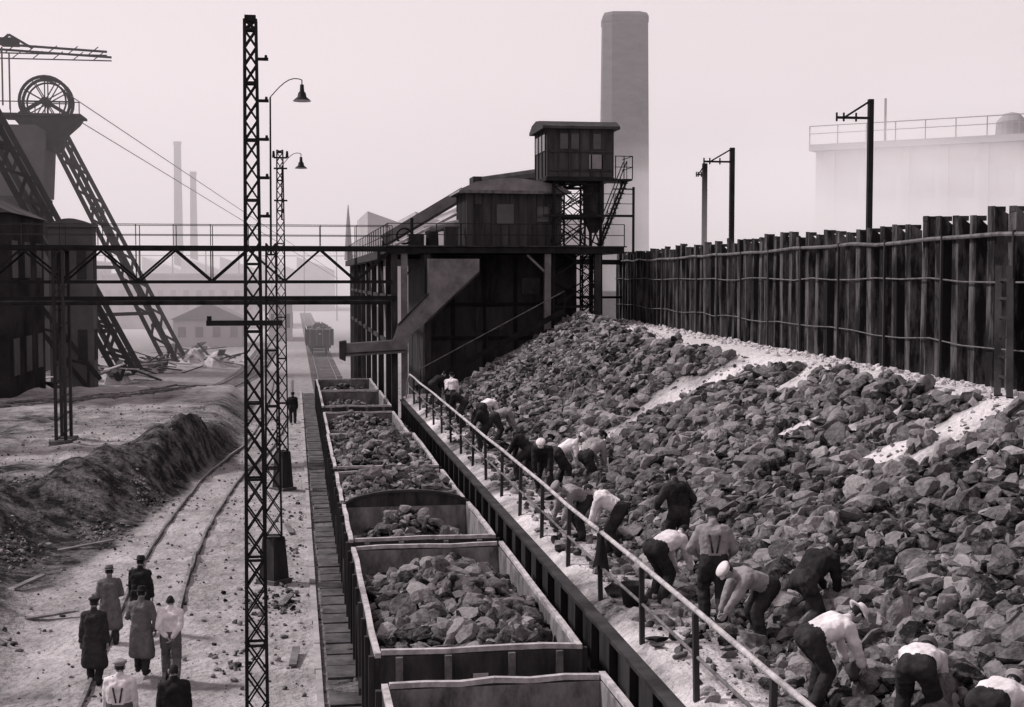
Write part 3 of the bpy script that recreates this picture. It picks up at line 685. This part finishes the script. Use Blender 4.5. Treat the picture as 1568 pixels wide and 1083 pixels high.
def bldg(name,x0,x1,y0,y1,h,mw,mr,kind='flat',nw=4,rows=1,mg='hazm'):
    e=empty(name); b=MB(); b.box((x0,y0,-.2),(x1,y1,h),mw)
    b.done('walls',e); b=MB()
    for r_ in range(rows):
        for i in range(nw):
            wx=(x1-x0)/nw; xa=x0+wx*(i+.28); z=h*(r_+.35)/rows; b.box((xa,y0-.06,z),(xa+wx*.44,y0-.01,z+h*.38/rows),mg)
        for i in range(nw):
            wy=(y1-y0)/nw; ya=y0+wy*(i+.28); z=h*(r_+.35)/rows
            b.box((x1+.01,ya,z),(x1+.06,ya+wy*.44,z+h*.38/rows),mg)
    b.done('windows',e); b=MB(); o=.3
    if kind=='flat': b.box((x0-o,y0-o,h+.003),(x1+o,y1+o,h+.4),mr)
    elif kind=='arc':
        pts=[(x0-o+(x1-x0+2*o)*i/10,h+.003+(x1-x0)*.2*math.sin(math.pi*i/10)) for i in range(11)]; b.prism(pts,y0-o,y1+o,mr)
    elif kind=='gable': b.prism([(x0-o,h+.003),((x0+x1)/2,h+(x1-x0)*.25),(x1+o,h+.003)],y0-o,y1+o,mr)
    elif kind=='saw':
        n=5; w_=(x1-x0)/n
        for i in range(n): b.prism([(x0+w_*i,h+.003),(x0+w_*i,h+w_*.35),(x0+w_*(i+1)-.02,h+.003)],y0,y1,mr)
    b.done('roof',e)
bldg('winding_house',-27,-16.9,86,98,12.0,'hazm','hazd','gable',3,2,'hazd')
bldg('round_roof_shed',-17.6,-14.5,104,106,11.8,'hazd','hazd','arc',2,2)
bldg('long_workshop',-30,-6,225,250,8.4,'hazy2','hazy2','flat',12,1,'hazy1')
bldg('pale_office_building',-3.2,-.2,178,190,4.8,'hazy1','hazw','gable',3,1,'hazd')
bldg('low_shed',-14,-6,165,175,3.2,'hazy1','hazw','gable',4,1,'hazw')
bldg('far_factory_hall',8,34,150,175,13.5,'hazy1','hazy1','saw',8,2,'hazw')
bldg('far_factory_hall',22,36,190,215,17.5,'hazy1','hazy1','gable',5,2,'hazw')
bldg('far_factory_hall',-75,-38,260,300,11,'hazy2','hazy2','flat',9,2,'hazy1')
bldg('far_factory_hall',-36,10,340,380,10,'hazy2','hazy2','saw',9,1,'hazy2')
for px_,top,r1 in((-32.5,47.0,1.0),(-28.2,38.5,.85),):
    b=MB(); b.lathe((px_,405,0),[(r1*1.5,0),(r1,top-1),(r1*1.15,top-.9),(r1*1.15,top),(r1*.8,top)],'hazd',20); b.done('distant_chimney',None,True)
b=MB(); b.lathe((5.9,150,0),[(.45,10),(.25,13.6),(.04,16.0)],'hazw',10); b.done('roof_spire')
b=MB(); 
for z in(12.2,13.3): b.cyl((-70,260,z),(30,260,z),.12,.12,'hazy1',6)
for x in frange(-70,30,6): b.beam((x,260,0),(x,260,14),.25,.25,'hazy1')
b.done('pipe_bridge')
for (cx,cy,n,s_) in((-13.9,109,26,1),(-12.0,121,28,1.3),(-9.5,135,18,1.2),(-7,128,14,.8),(-18,100,16,1)):
    b=MB()
    for i in range(n):
        x=random.gauss(cx,1.6);y=random.gauss(cy,1.2);a=random.uniform(0,3.1);l=random.uniform(.5,1.9)*s_;z=random.uniform(.1,1.4)
        d=V((math.cos(a),math.sin(a),random.uniform(-.5,.5)))*l
        b.beam(V((x,y,z+gz(x,y)))-d,V((x,y,z+gz(x,y)))+d,random.uniform(.1,.7),.08,random.choice(['pale','rim','steelm','hazm','hazd']))
    b.lathe((cx,cy,gz(cx,cy)-.1),[(1.7,0),(1.2,.6),(.5,1.3),(0,1.5)],'pale',7)
    b.done('scrap_pile')
for (x,y,a,l) in((-6.2,42,.6,1.8),(-7.0,36,1.2,2.4),(-5.8,33.5,.3,1.2),(-.25,34.2,1.3,.9),(-.05,29,1.5,1.1),(-.2,44,1.7,1.2),(-7.3,29.5,2.0,3.0)):
    b=MB(); d=V((math.cos(a),math.sin(a),0))*l/2; p=V((x,y,gz(x,y)+.06)); b.beam(p-d,p+d+V((0,0,.08)),.16,.05,'wood'); b.done('timber_plank')
# ------------------------------------------------------------------ people
def capsule(p,q,r1,r2,n=12,k=4):
    p=V(p);q=V(q); d=q-p; L_=d.length
    d=d/L_ if L_>1e-6 else V((0,0,1)); u=V((0,0,1)) if abs(d.z)<.9 else V((0,1,0)); a=d.cross(u).normalized(); b=a.cross(d)
    rings=[]
    for i in range(1,k+1): t=-math.pi/2+math.pi/2*i/k; rings.append((p+d*(r1*math.sin(t)),r1*math.cos(t)))
    for i in range(0,k): t=math.pi/2*i/k; rings.append((q+d*(r2*math.sin(t)),r2*math.cos(t)))
    vs=[p-d*r1]; 
    for c,r in rings:
        for j in range(n): t=2*math.pi*j/n; vs.append(c+(a*math.cos(t)+b*math.sin(t))*r)
    vs.append(q+d*r2); fs=[(0,1+(j+1)%n,1+j) for j in range(n)]
    for i in range(len(rings)-1):
        for j in range(n): o=1+i*n; fs.append((o+j,o+(j+1)%n,o+n+(j+1)%n,o+n+j))
    o=1+(len(rings)-1)*n; e_=len(vs)-1; fs+=[(o+j,o+(j+1)%n,e_) for j in range(n)]
    return vs,fs
def ik(a,b,l1,l2,pole):
    d=b-a; L_=max(min(d.length,(l1+l2)*.998),abs(l1-l2)+.02); dr=d.normalized(); b=a+dr*L_
    x=(l1*l1-l2*l2+L_*L_)/(2*L_); h=math.sqrt(max(l1*l1-x*x,0)); p=(pole-dr*pole.dot(dr)).normalized(); return a+dr*x+p*h,b
def person(name,loc,head=0,lean=5,pelvis=.92,hl=(-.24,.1,.82),hr=(.24,.1,.82),fl=(-.11,.12,0),fr=(.11,-.12,0),top='shirtw',legs='trous',coat=None,hat='cap',hatm='dark',hpitch=None,vest=None,scale=1.0,sleeve=True,braces=False,twist=0,py=0,hold=None,G=1.13):
    rd=random.Random(int(abs(loc[0])*977+abs(loc[1])*131))
    le=math.radians(lean); u=V((0,math.sin(le),math.cos(le))); fw=V((0,math.cos(le),-math.sin(le))); X=V((math.cos(twist),math.sin(twist),0))
    P=V((0,py,pelvis)); chest=P+u*.36; S=P+u*.46; Nk=P+u*.56-fw*.01
    hp=math.radians(lean*.75+8 if hpitch is None else hpitch); hu=V((0,math.sin(hp),math.cos(hp))); hf=V((0,math.cos(hp),-math.sin(hp)))
    H=Nk+hu*.135+hf*.02
    prim=[]
    def C(a,b,r1,r2,lab,g=None):
        g=G if g is None else g
        if lab in('skin','boots'): g=1
        prim.append((V(a),V(b),r1*g,r2*g,lab))
    body=coat or top
    for s_ in(-1,0,1):
        C(P+V((s_*.078,0,0)),P+u*.2+X*s_*.072,.115,.108,legs if not coat else body); C(P+u*.12+X*s_*.07,chest+X*s_*.098,.112,.118,vest or body)
    C(chest+u*.06-X*.1,chest+u*.06+X*.1,.105,.105,vest or body)
    C(chest+u*.04-fw*.05-X*.07,chest+u*.04-fw*.05+X*.07,.09,.09,vest or body)
    C(S,Nk+u*.03,.075,.055,body,1); C(Nk,H-hu*.05,.055,.052,'skin')
    hands=[]
    for s_,hd in((-1,hl),(1,hr)):
        sh=S+X*s_*.18; hd=V(hd); pole=V((s_*.7,-.6,-.15)) if lean<40 else V((s_*.8,-.2,.6))
        el_,wr=ik(sh,hd,.295,.265,pole)
        C(S+X*s_*.09,sh,.095,.078,body); C(sh,el_,.074,.060,body)
        if sleeve: C(el_,wr-(wr-el_)*.12,.058,.046,body); C(el_,wr,.035,.032,'skin')
        else:
            m_=el_.lerp(wr,.25); C(el_,m_,.060,.055,body); C(m_,wr,.044,.033,'skin')
        hands.append((wr,(wr-el_).normalized(),s_))
    feet=[]
    for s_,ft in((-1,fl),(1,fr)):
        hip=P+V((s_*.095,0,-.02)); an=V(ft)+V((0,0,.09)); kn,an=ik(hip,an,.435,.42,V((s_*.12,1,0)))
        C(hip,kn,.108,.080,legs); C(kn,an+V((0,0,.03)),.078,.070,legs)
        C(an+V((0,-.03,-.035)),an+V((s_*.02,.15,-.05)),.050,.042,'boots'); feet.append((kn,an))
    if coat:
        for s_ in(-1,-.3,.3,1):
            kx=feet[0][0] if s_<0 else feet[1][0]
            C(P+V((s_*.08,0,.02)),V((s_*.17,kx.y*.45-.03,.40)),.13,.105,coat)
            C(P+V((s_*.08,0,.02)),V((s_*.15,kx.y*.45-.12,.42)),.12,.09,coat)
    bm_v=[];bm_f=[]
    for a,b_,r1,r2,_ in prim:
        vs,fs=capsule(a,b_,r1,r2,14,4); k_=len(bm_v); bm_v+=vs; bm_f+=[[k_+i for i in f_] for f_ in fs]
    me=bpy.data.meshes.new('t'); me.from_pydata(bm_v,[],bm_f); o=bpy.data.objects.new('t',me); sc.collection.objects.link(o)
    md=o.modifiers.new('r','REMESH'); md.mode='VOXEL'; md.voxel_size=.02
    md=o.modifiers.new('s','SMOOTH'); md.factor=.5; md.iterations=4
    dg=bpy.context.evaluated_depsgraph_get(); ev=o.evaluated_get(dg); m2_=ev.to_mesh()
    vs=np.array([v.co[:] for v in m2_.vertices]); fs=[list(p.vertices) for p in m2_.polygons]; nrm=np.array([v.normal[:] for v in m2_.vertices])
    ev.to_mesh_clear(); bpy.data.objects.remove(o)
    fc=np.array([vs[f_].mean(axis=0) for f_ in fs]); best=np.full(len(fc),9.);lab=np.zeros(len(fc),int); names=[]
    for a,b_,r1,r2,lb in prim:
        if lb not in names: names.append(lb)
        A=np.array(a);B=np.array(b_)-A; L2=max((B*B).sum(),1e-9); t=np.clip(((fc-A)@B)/L2,0,1); d=np.linalg.norm(fc-A-t[:,None]*B,axis=1)-(r1+(r2-r1)*t)
        mk=d<best; best[mk]=d[mk]; lab[mk]=names.index(lb)
    sd=rd.uniform(0,50)
    for i in range(len(vs)):
        p=vs[i]; q=noise.fractal(V((p[0]*8+sd,p[1]*8,p[2]*6)),1,2,3); q=(1-abs(q)*2)*.5
        vs[i]=p+nrm[i]*q*.026
    mb=MB(); mb.add([tuple(p) for p in vs],[],'skin')
    for f_,l_ in zip(fs,lab): mb.f.append(f_); mb.m.append(mb.mi(names[l_]))
    hb=bmesh.new(); bmesh.ops.create_icosphere(hb,subdivisions=3,radius=1)
    hv=[];
    for v in hb.verts:
        x,y,z=v.co; sx=.076*(1-.22*max(-z,0)**1.3); sy=.095*(1-.12*max(-z,0)) ; 
        X_=x*sx; Y_=y*sy; Z_=z*.118
        if y>.75 and abs(x)<.22: Y_+= .026*math.exp(-((z+.12)/.2)**2)*(1-abs(x)/.22)
        if y>.6: 
            for ex in(-.38,.38): Y_-=.010*math.exp(-((x-ex)/.16)**2-((z-.08)/.1)**2)
            Y_+=.005*math.exp(-((z+.48)/.07)**2-(x/.3)**2)-.006*math.exp(-((z+.42)/.04)**2-(x/.3)**2)
        hv.append(H+V((1,0,0))*X_+hf*Y_+hu*Z_)
    hid=[]
    for f_ in hb.faces:
        c=f_.calc_center_median(); hair=(c.z>.42) or (c.y<-.05 and c.z>-.35) or (abs(c.x)>.85 and c.z>.2)
        hid.append(('hair' if hair else 'skin',[q.index for q in f_.verts]))
    k_=len(mb.v); mb.v+=[tuple(p) for p in hv]
    for nm,f_ in hid: mb.f.append([k_+i for i in f_]); mb.m.append(mb.mi(nm))
    hb.free()
    for s_ in(-1,1):
        c=H+V((s_*.078,0,0))-hf*.005; vs_,fs_=capsule(c-hu*.022,c+hu*.022,.014,.018,8,2); mb.add(vs_,fs_,'skin')
        c=H+V((s_*.028,0,0))+hf*.082+hu*.010; vs_,fs_=capsule(c,c+V((.001,0,0)),.009,.009,8,3); mb.add(vs_,fs_,'hair')
    c=H+hf*.088-hu*.052; vs_,fs_=capsule(c-V((.02,0,0)),c+V((.02,0,0)),.005,.005,8,2); mb.add(vs_,fs_,'coatd')
    def loc3(x,y,z): return H+V((1,0,0))*x+hf*y+hu*z
    def rev(prof,m_,n=20,sy=1.1,f_=None):
        vs_=[];kk=len(prof)
        for i in range(n):
            t=2*math.pi*i/n
            for r,z in prof: vs_.append(loc3(r*math.cos(t),r*math.sin(t)*sy,z+(f_(t,r) if f_ else 0)))
        mb.add(vs_,[(i*kk+a,((i+1)%n)*kk+a,((i+1)%n)*kk+a+1,i*kk+a+1) for i in range(n) for a in range(kk-1)],m_)
    if hat=='cap':
        rev([(0,.135),(.06,.132),(.105,.112),(.118,.088),(.108,.07),(.088,.058),(.084,.035)],hatm,20,1.1,lambda t,r:.01*math.sin(t))
        vs_=[loc3(.07*math.cos(t),.075+.0+.07*math.sin(t),.045-.02*math.sin(t)) for t in[math.pi*i/8 for i in range(9)]]
        vs_+=[p+hu*.008 for p in vs_]; mb.add(vs_,[tuple(range(9)),tuple(range(9,18))[::-1]]+[(i,i+1,10+i,9+i) for i in range(8)],hatm)
    elif hat=='brim':
        rev([(0,.15),(.06,.155),(.082,.14),(.09,.075),(.092,.055),(.16,.045),(.162,.05),(.092,.064)],hatm,22,1.1,lambda t,r:.012*abs(math.cos(t))*(r>.12))
        rev([(.0925,.058),(.0945,.06),(.093,.088),(.09,.088)],'dark',22)
    for wr,d,s_ in hands:
        side=d.cross(V((s_*1.0,.15,0))); side=side.normalized() if side.length>.1 else V((0,1,0)); nn=d.cross(side).normalized()
        if nn.x*s_>0: nn=-nn
        for q in(-.026,-.009,.009,.026):
            vs_,fs_=capsule(wr+d*.0+side*q*.7,wr+d*.085+side*q,.016,.013,8,2); mb.add(vs_,fs_,'skin')
        for q,l_ in((-.031,.06),(-.011,.072),(.011,.078),(.031,.07)):
            a_=wr+d*.088+side*q; b1=a_+(d*.85+nn*.5).normalized()*l_*.5; b2=b1+(d*.35+nn*.95).normalized()*l_*.5
            vs_,fs_=capsule(a_,b1,.0095,.0085,7,2); mb.add(vs_,fs_,'skin'); vs_,fs_=capsule(b1,b2,.0085,.007,7,2); mb.add(vs_,fs_,'skin')
        a_=wr+d*.04+side*.03; b1=a_+(d*.6+side*.75+nn*.2).normalized()*.04; b2=b1+(d*.8+nn*.45).normalized()*.03
        vs_,fs_=capsule(a_,b1,.012,.010,7,2); mb.add(vs_,fs_,'skin'); vs_,fs_=capsule(b1,b2,.010,.008,7,2); mb.add(vs_,fs_,'skin')
    if braces:
        for s_ in(-1,1):
            a_=P+u*.14-fw*.14+X*s_*.03; b1=chest-fw*.168+X*s_*.07; b2=S+u*.10+X*s_*.1-fw*.03
            for p_,q_ in((a_,b1),(b1,b2)): mb.beam(p_,q_,.026,.012,'coatd',up=tuple(-fw))
    if hold=='lump':
        c=(hands[0][0]+hands[1][0])/2+(hands[0][1]+hands[1][1])*.05; v_=[c+V(tuple(ICO[2][0][i]*.13*rd.uniform(.8,1.2))) for i in range(42)]; mb.add(v_,[tuple(f_) for f_ in ICO[2][1]],'steelm')
    if hold=='shovel':
        a_=hands[0][0]+hands[0][1]*.09; b1=hands[1][0]+hands[1][1]*.09; d=(b1-a_).normalized(); e1=a_-d*.1; e2=b1+d*.55
        mb.cyl(e1,e2,.018,.018,'wood',8); mb.beam(e2,e2+d*.3,.24,.02,'rim'); mb.cyl(e1-V((.06,0,0)),e1+V((.06,0,0)),.014,.014,'wood',8)
    c_,s__=math.cos(head),math.sin(head)
    mb.v=[(loc[0]+scale*(x*c_+y*s__),loc[1]+scale*(-x*s__+y*c_),loc[2]+scale*z) for x,y,z in mb.v]
    o=mb.done(name,None,True)
    return o
D2=math.radians
def hp_(x,y): return max(hz(x,y),pz(x,y)) if x>6.3 else pz(x,y)
def wk(x,y,**k): person('worker',(x,y,hp_(x,y)-.01),**k)
bent=dict(lean=72,pelvis=.86,hl=(-.15,.55,.42),hr=(.17,.6,.38),fl=(-.17,.1,0),fr=(.17,-.1,0),py=-.1)
bent2=dict(lean=60,pelvis=.88,hl=(-.16,.5,.5),hr=(.16,.42,.6),fl=(-.16,-.05,0),fr=(.16,.15,0),py=-.08)
bent3=dict(lean=50,pelvis=.80,hl=(-.2,.55,.55),hr=(.14,.5,.35),fl=(-.2,.22,0),fr=(.16,-.2,0),py=-.05,twist=.25)
deep=dict(lean=88,pelvis=.86,hl=(-.2,.5,.25),hr=(.2,.5,.25),fl=(-.2,.05,0),fr=(.2,-.05,0),py=-.12)
wk(6.18,19.6,head=D2(10),lean=14,pelvis=.9,hl=(-.2,.28,.95),hr=(.22,.3,.9),top='shirtg',vest=None,hat='cap',hatm='coatd',braces=True,sleeve=False,hpitch=40,scale=1.04)
wk(5.8,21.3,head=D2(60),**bent,top='shirtw',hat='none')
wk(6.55,18.5,head=D2(-100),**{**bent,'hl':(-.1,.75,.35)},top='shirtg',hat='cap',hatm='straw')
wk(7.0,18.0,head=D2(70),**bent3,top='dark',hat='cap',hatm='coatd')
wk(6.2,15.6,head=D2(80),**bent,top='shirtw',hat='brim',hatm='straw',hold='lump')
wk(6.85,14.2,head=D2(35),**deep,top='shirtw',hat='cap',hatm='coatg')
wk(6.95,12.75,head=D2(50),**deep,top='shirtw',hat='cap',hatm='shirtg')
wk(5.95,24.9,head=D2(-70),**bent2,top='shirtw',hat='none')
wk(5.65,26.6,head=D2(-110),**bent,top='shirtg',hat='cap',hatm='shirtg',hold='lump')
wk(6.85,23.8,head=D2(-15),lean=16,pelvis=.9,hl=(-.3,.3,.95),hr=(.3,.25,.9),top='coatd',vest='dark',hat='cap',hatm='dark',hpitch=35)
wk(5.95,32.4,head=D2(-160),**bent3,top='dark',vest='dark',hat='cap',hatm='shirtw')
wk(6.5,33.2,head=D2(90),**bent2,top='shirtw',hat='cap',hatm='shirtw')
wk(5.9,34.4,head=D2(-60),**bent3,top='dark',hat='cap',hatm='dark')
wk(6.9,32.0,head=D2(60),**bent3,top='shirtg',hat='cap',hatm='dark',hold='shovel')
wk(6.3,42.6,head=D2(80),**bent,top='shirtg',hat='cap',hatm='dark')
wk(6.3,45.8,head=D2(60),**bent,top='shirtw',hat='cap',hatm='shirtg')
wk(5.75,41.0,head=D2(-90),**bent3,top='dark',hat='cap',hatm='dark')
wk(5.8,47.4,head=D2(-80),**bent2,top='dark',hat='cap',hatm='coatd')
wk(5.75,50.8,head=D2(20),lean=20,pelvis=.9,hl=(-.2,.35,.8),hr=(.2,.35,.8),top='shirtw',hat='cap',hatm='dark')
wk(5.6,55.5,head=D2(60),**bent2,top='dark',hat='cap',hatm='dark')
def st(x,y,nm='bystander',**k): person(nm,(x,y,gz(x,y)),**k)
st(-4.0,28.0,head=D2(8),lean=3,coat='coatd',hat='cap',hatm='coatd',hl=(-.27,.02,.8),hr=(.27,.02,.8),G=1.0)
st(-3.07,27.9,head=D2(12),lean=3,coat='coatg',hat='brim',hatm='dark',hl=(-.12,.28,1.1),hr=(.26,.1,.85),G=1.0)
st(-2.5,27.9,head=D2(0),lean=2,top='shirtw',legs='coatg',hat='none',hl=(-.05,-.2,.95),hr=(.05,-.21,.93),sleeve=True,G=1.08)
st(-4.1,31.2,head=D2(-10),lean=3,coat='coatg',hat='brim',hatm='coatg',hl=(-.1,.25,1.0),hr=(.1,.25,1.0),G=1.0)
st(-3.5,31.7,head=D2(15),lean=3,coat='dark',hat='brim',hatm='dark',scale=1.03,G=1.0)
st(-2.92,23.2,head=D2(5),lean=3,top='shirtw',legs='coatg',hat='cap',hatm='shirtg',braces=True)
st(-2.0,22.8,head=D2(-5),lean=3,top='dark',coat='dark',hat='none',G=1.05)
st(-.1,77,head=0,lean=2,top='dark',hat='cap')
# jacket hanging on rail & bucket
b=MB(); vs=[];n=18;m_=10
for j in range(m_):
    for i in range(n):
        t=2*math.pi*i/n; k_=j/(m_-1); r=.05+.17*k_*(1+.18*math.sin(3*t+j*.5)); vs.append((4.9+r*.55*math.cos(t),21.6+r*1.2*math.sin(t),4.03-.62*k_+.05*math.sin(2*t)*k_))
b.add(vs,[(j*n+i,j*n+(i+1)%n,(j+1)*n+(i+1)%n,(j+1)*n+i) for j in range(m_-1) for i in range(n)]+[tuple(range(n))],'dark'); b.done('hanging_jacket',None,True)
b=MB(); c=(5.25,20.9,2.93)
b.lathe(c,[(0,.02),(.14,.02),(.14,0),(.19,.34),(.2,.35),(.18,.34),(.135,.04),(0,.04)],'steelm',20)
b.path([V((c[0]+.19*math.cos(t),c[1],c[2]+.34+.18*math.sin(t))) for t in[math.pi*i/8 for i in range(9)]],.008,'rim',6); b.done('bucket',None,True)
# ------------------------------------------------------------------ drifting steam and distant haze
# (scatter plus a little self-luminance standing in for the multiple scattering inside the cloud)
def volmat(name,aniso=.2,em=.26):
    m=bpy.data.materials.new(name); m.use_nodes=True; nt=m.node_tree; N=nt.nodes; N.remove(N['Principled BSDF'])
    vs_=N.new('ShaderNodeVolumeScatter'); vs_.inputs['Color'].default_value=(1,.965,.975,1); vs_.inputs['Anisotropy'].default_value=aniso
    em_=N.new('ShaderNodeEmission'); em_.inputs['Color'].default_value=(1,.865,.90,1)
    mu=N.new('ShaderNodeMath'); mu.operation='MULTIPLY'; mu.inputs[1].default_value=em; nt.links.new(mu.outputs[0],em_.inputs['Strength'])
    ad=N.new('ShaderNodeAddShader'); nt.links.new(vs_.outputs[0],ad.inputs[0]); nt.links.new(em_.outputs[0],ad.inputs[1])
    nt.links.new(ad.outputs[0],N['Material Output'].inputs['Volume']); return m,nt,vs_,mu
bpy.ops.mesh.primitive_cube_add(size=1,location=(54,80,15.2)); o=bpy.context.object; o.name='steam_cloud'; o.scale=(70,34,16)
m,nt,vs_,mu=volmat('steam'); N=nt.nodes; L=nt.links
tc=N.new('ShaderNodeTexCoord'); nn=N.new('ShaderNodeTexNoise'); nn.inputs['Scale'].default_value=3.4; nn.inputs['Detail'].default_value=3; L.new(tc.outputs['Generated'],nn.inputs['Vector'])
sx=N.new('ShaderNodeSeparateXYZ'); L.new(tc.outputs['Generated'],sx.inputs[0])
r1=N.new('ShaderNodeMapRange'); r1.inputs[1].default_value=1; r1.inputs[2].default_value=.0; r1.inputs[3].default_value=-.30; r1.inputs[4].default_value=.26; L.new(sx.outputs['Z'],r1.inputs[0])
ad=N.new('ShaderNodeMath'); ad.operation='ADD'; L.new(nn.outputs['Fac'],ad.inputs[0]); L.new(r1.outputs[0],ad.inputs[1])
r2=N.new('ShaderNodeMapRange'); r2.inputs[1].default_value=.40; r2.inputs[2].default_value=.75; r2.inputs[3].default_value=0; r2.inputs[4].default_value=.12; L.new(ad.outputs[0],r2.inputs[0])
r3=N.new('ShaderNodeMapRange'); r3.inputs[1].default_value=.0; r3.inputs[2].default_value=.14; L.new(sx.outputs['X'],r3.inputs[0])
mm=N.new('ShaderNodeMath'); mm.operation='MULTIPLY'; L.new(r2.outputs[0],mm.inputs[0]); L.new(r3.outputs[0],mm.inputs[1])
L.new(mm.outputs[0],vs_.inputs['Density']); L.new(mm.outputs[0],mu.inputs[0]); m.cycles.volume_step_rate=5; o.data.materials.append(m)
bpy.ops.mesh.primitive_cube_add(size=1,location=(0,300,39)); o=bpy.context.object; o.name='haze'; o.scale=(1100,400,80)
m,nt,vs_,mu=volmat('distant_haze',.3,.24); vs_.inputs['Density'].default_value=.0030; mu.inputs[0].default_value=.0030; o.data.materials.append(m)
print('objects',len(bpy.data.objects))
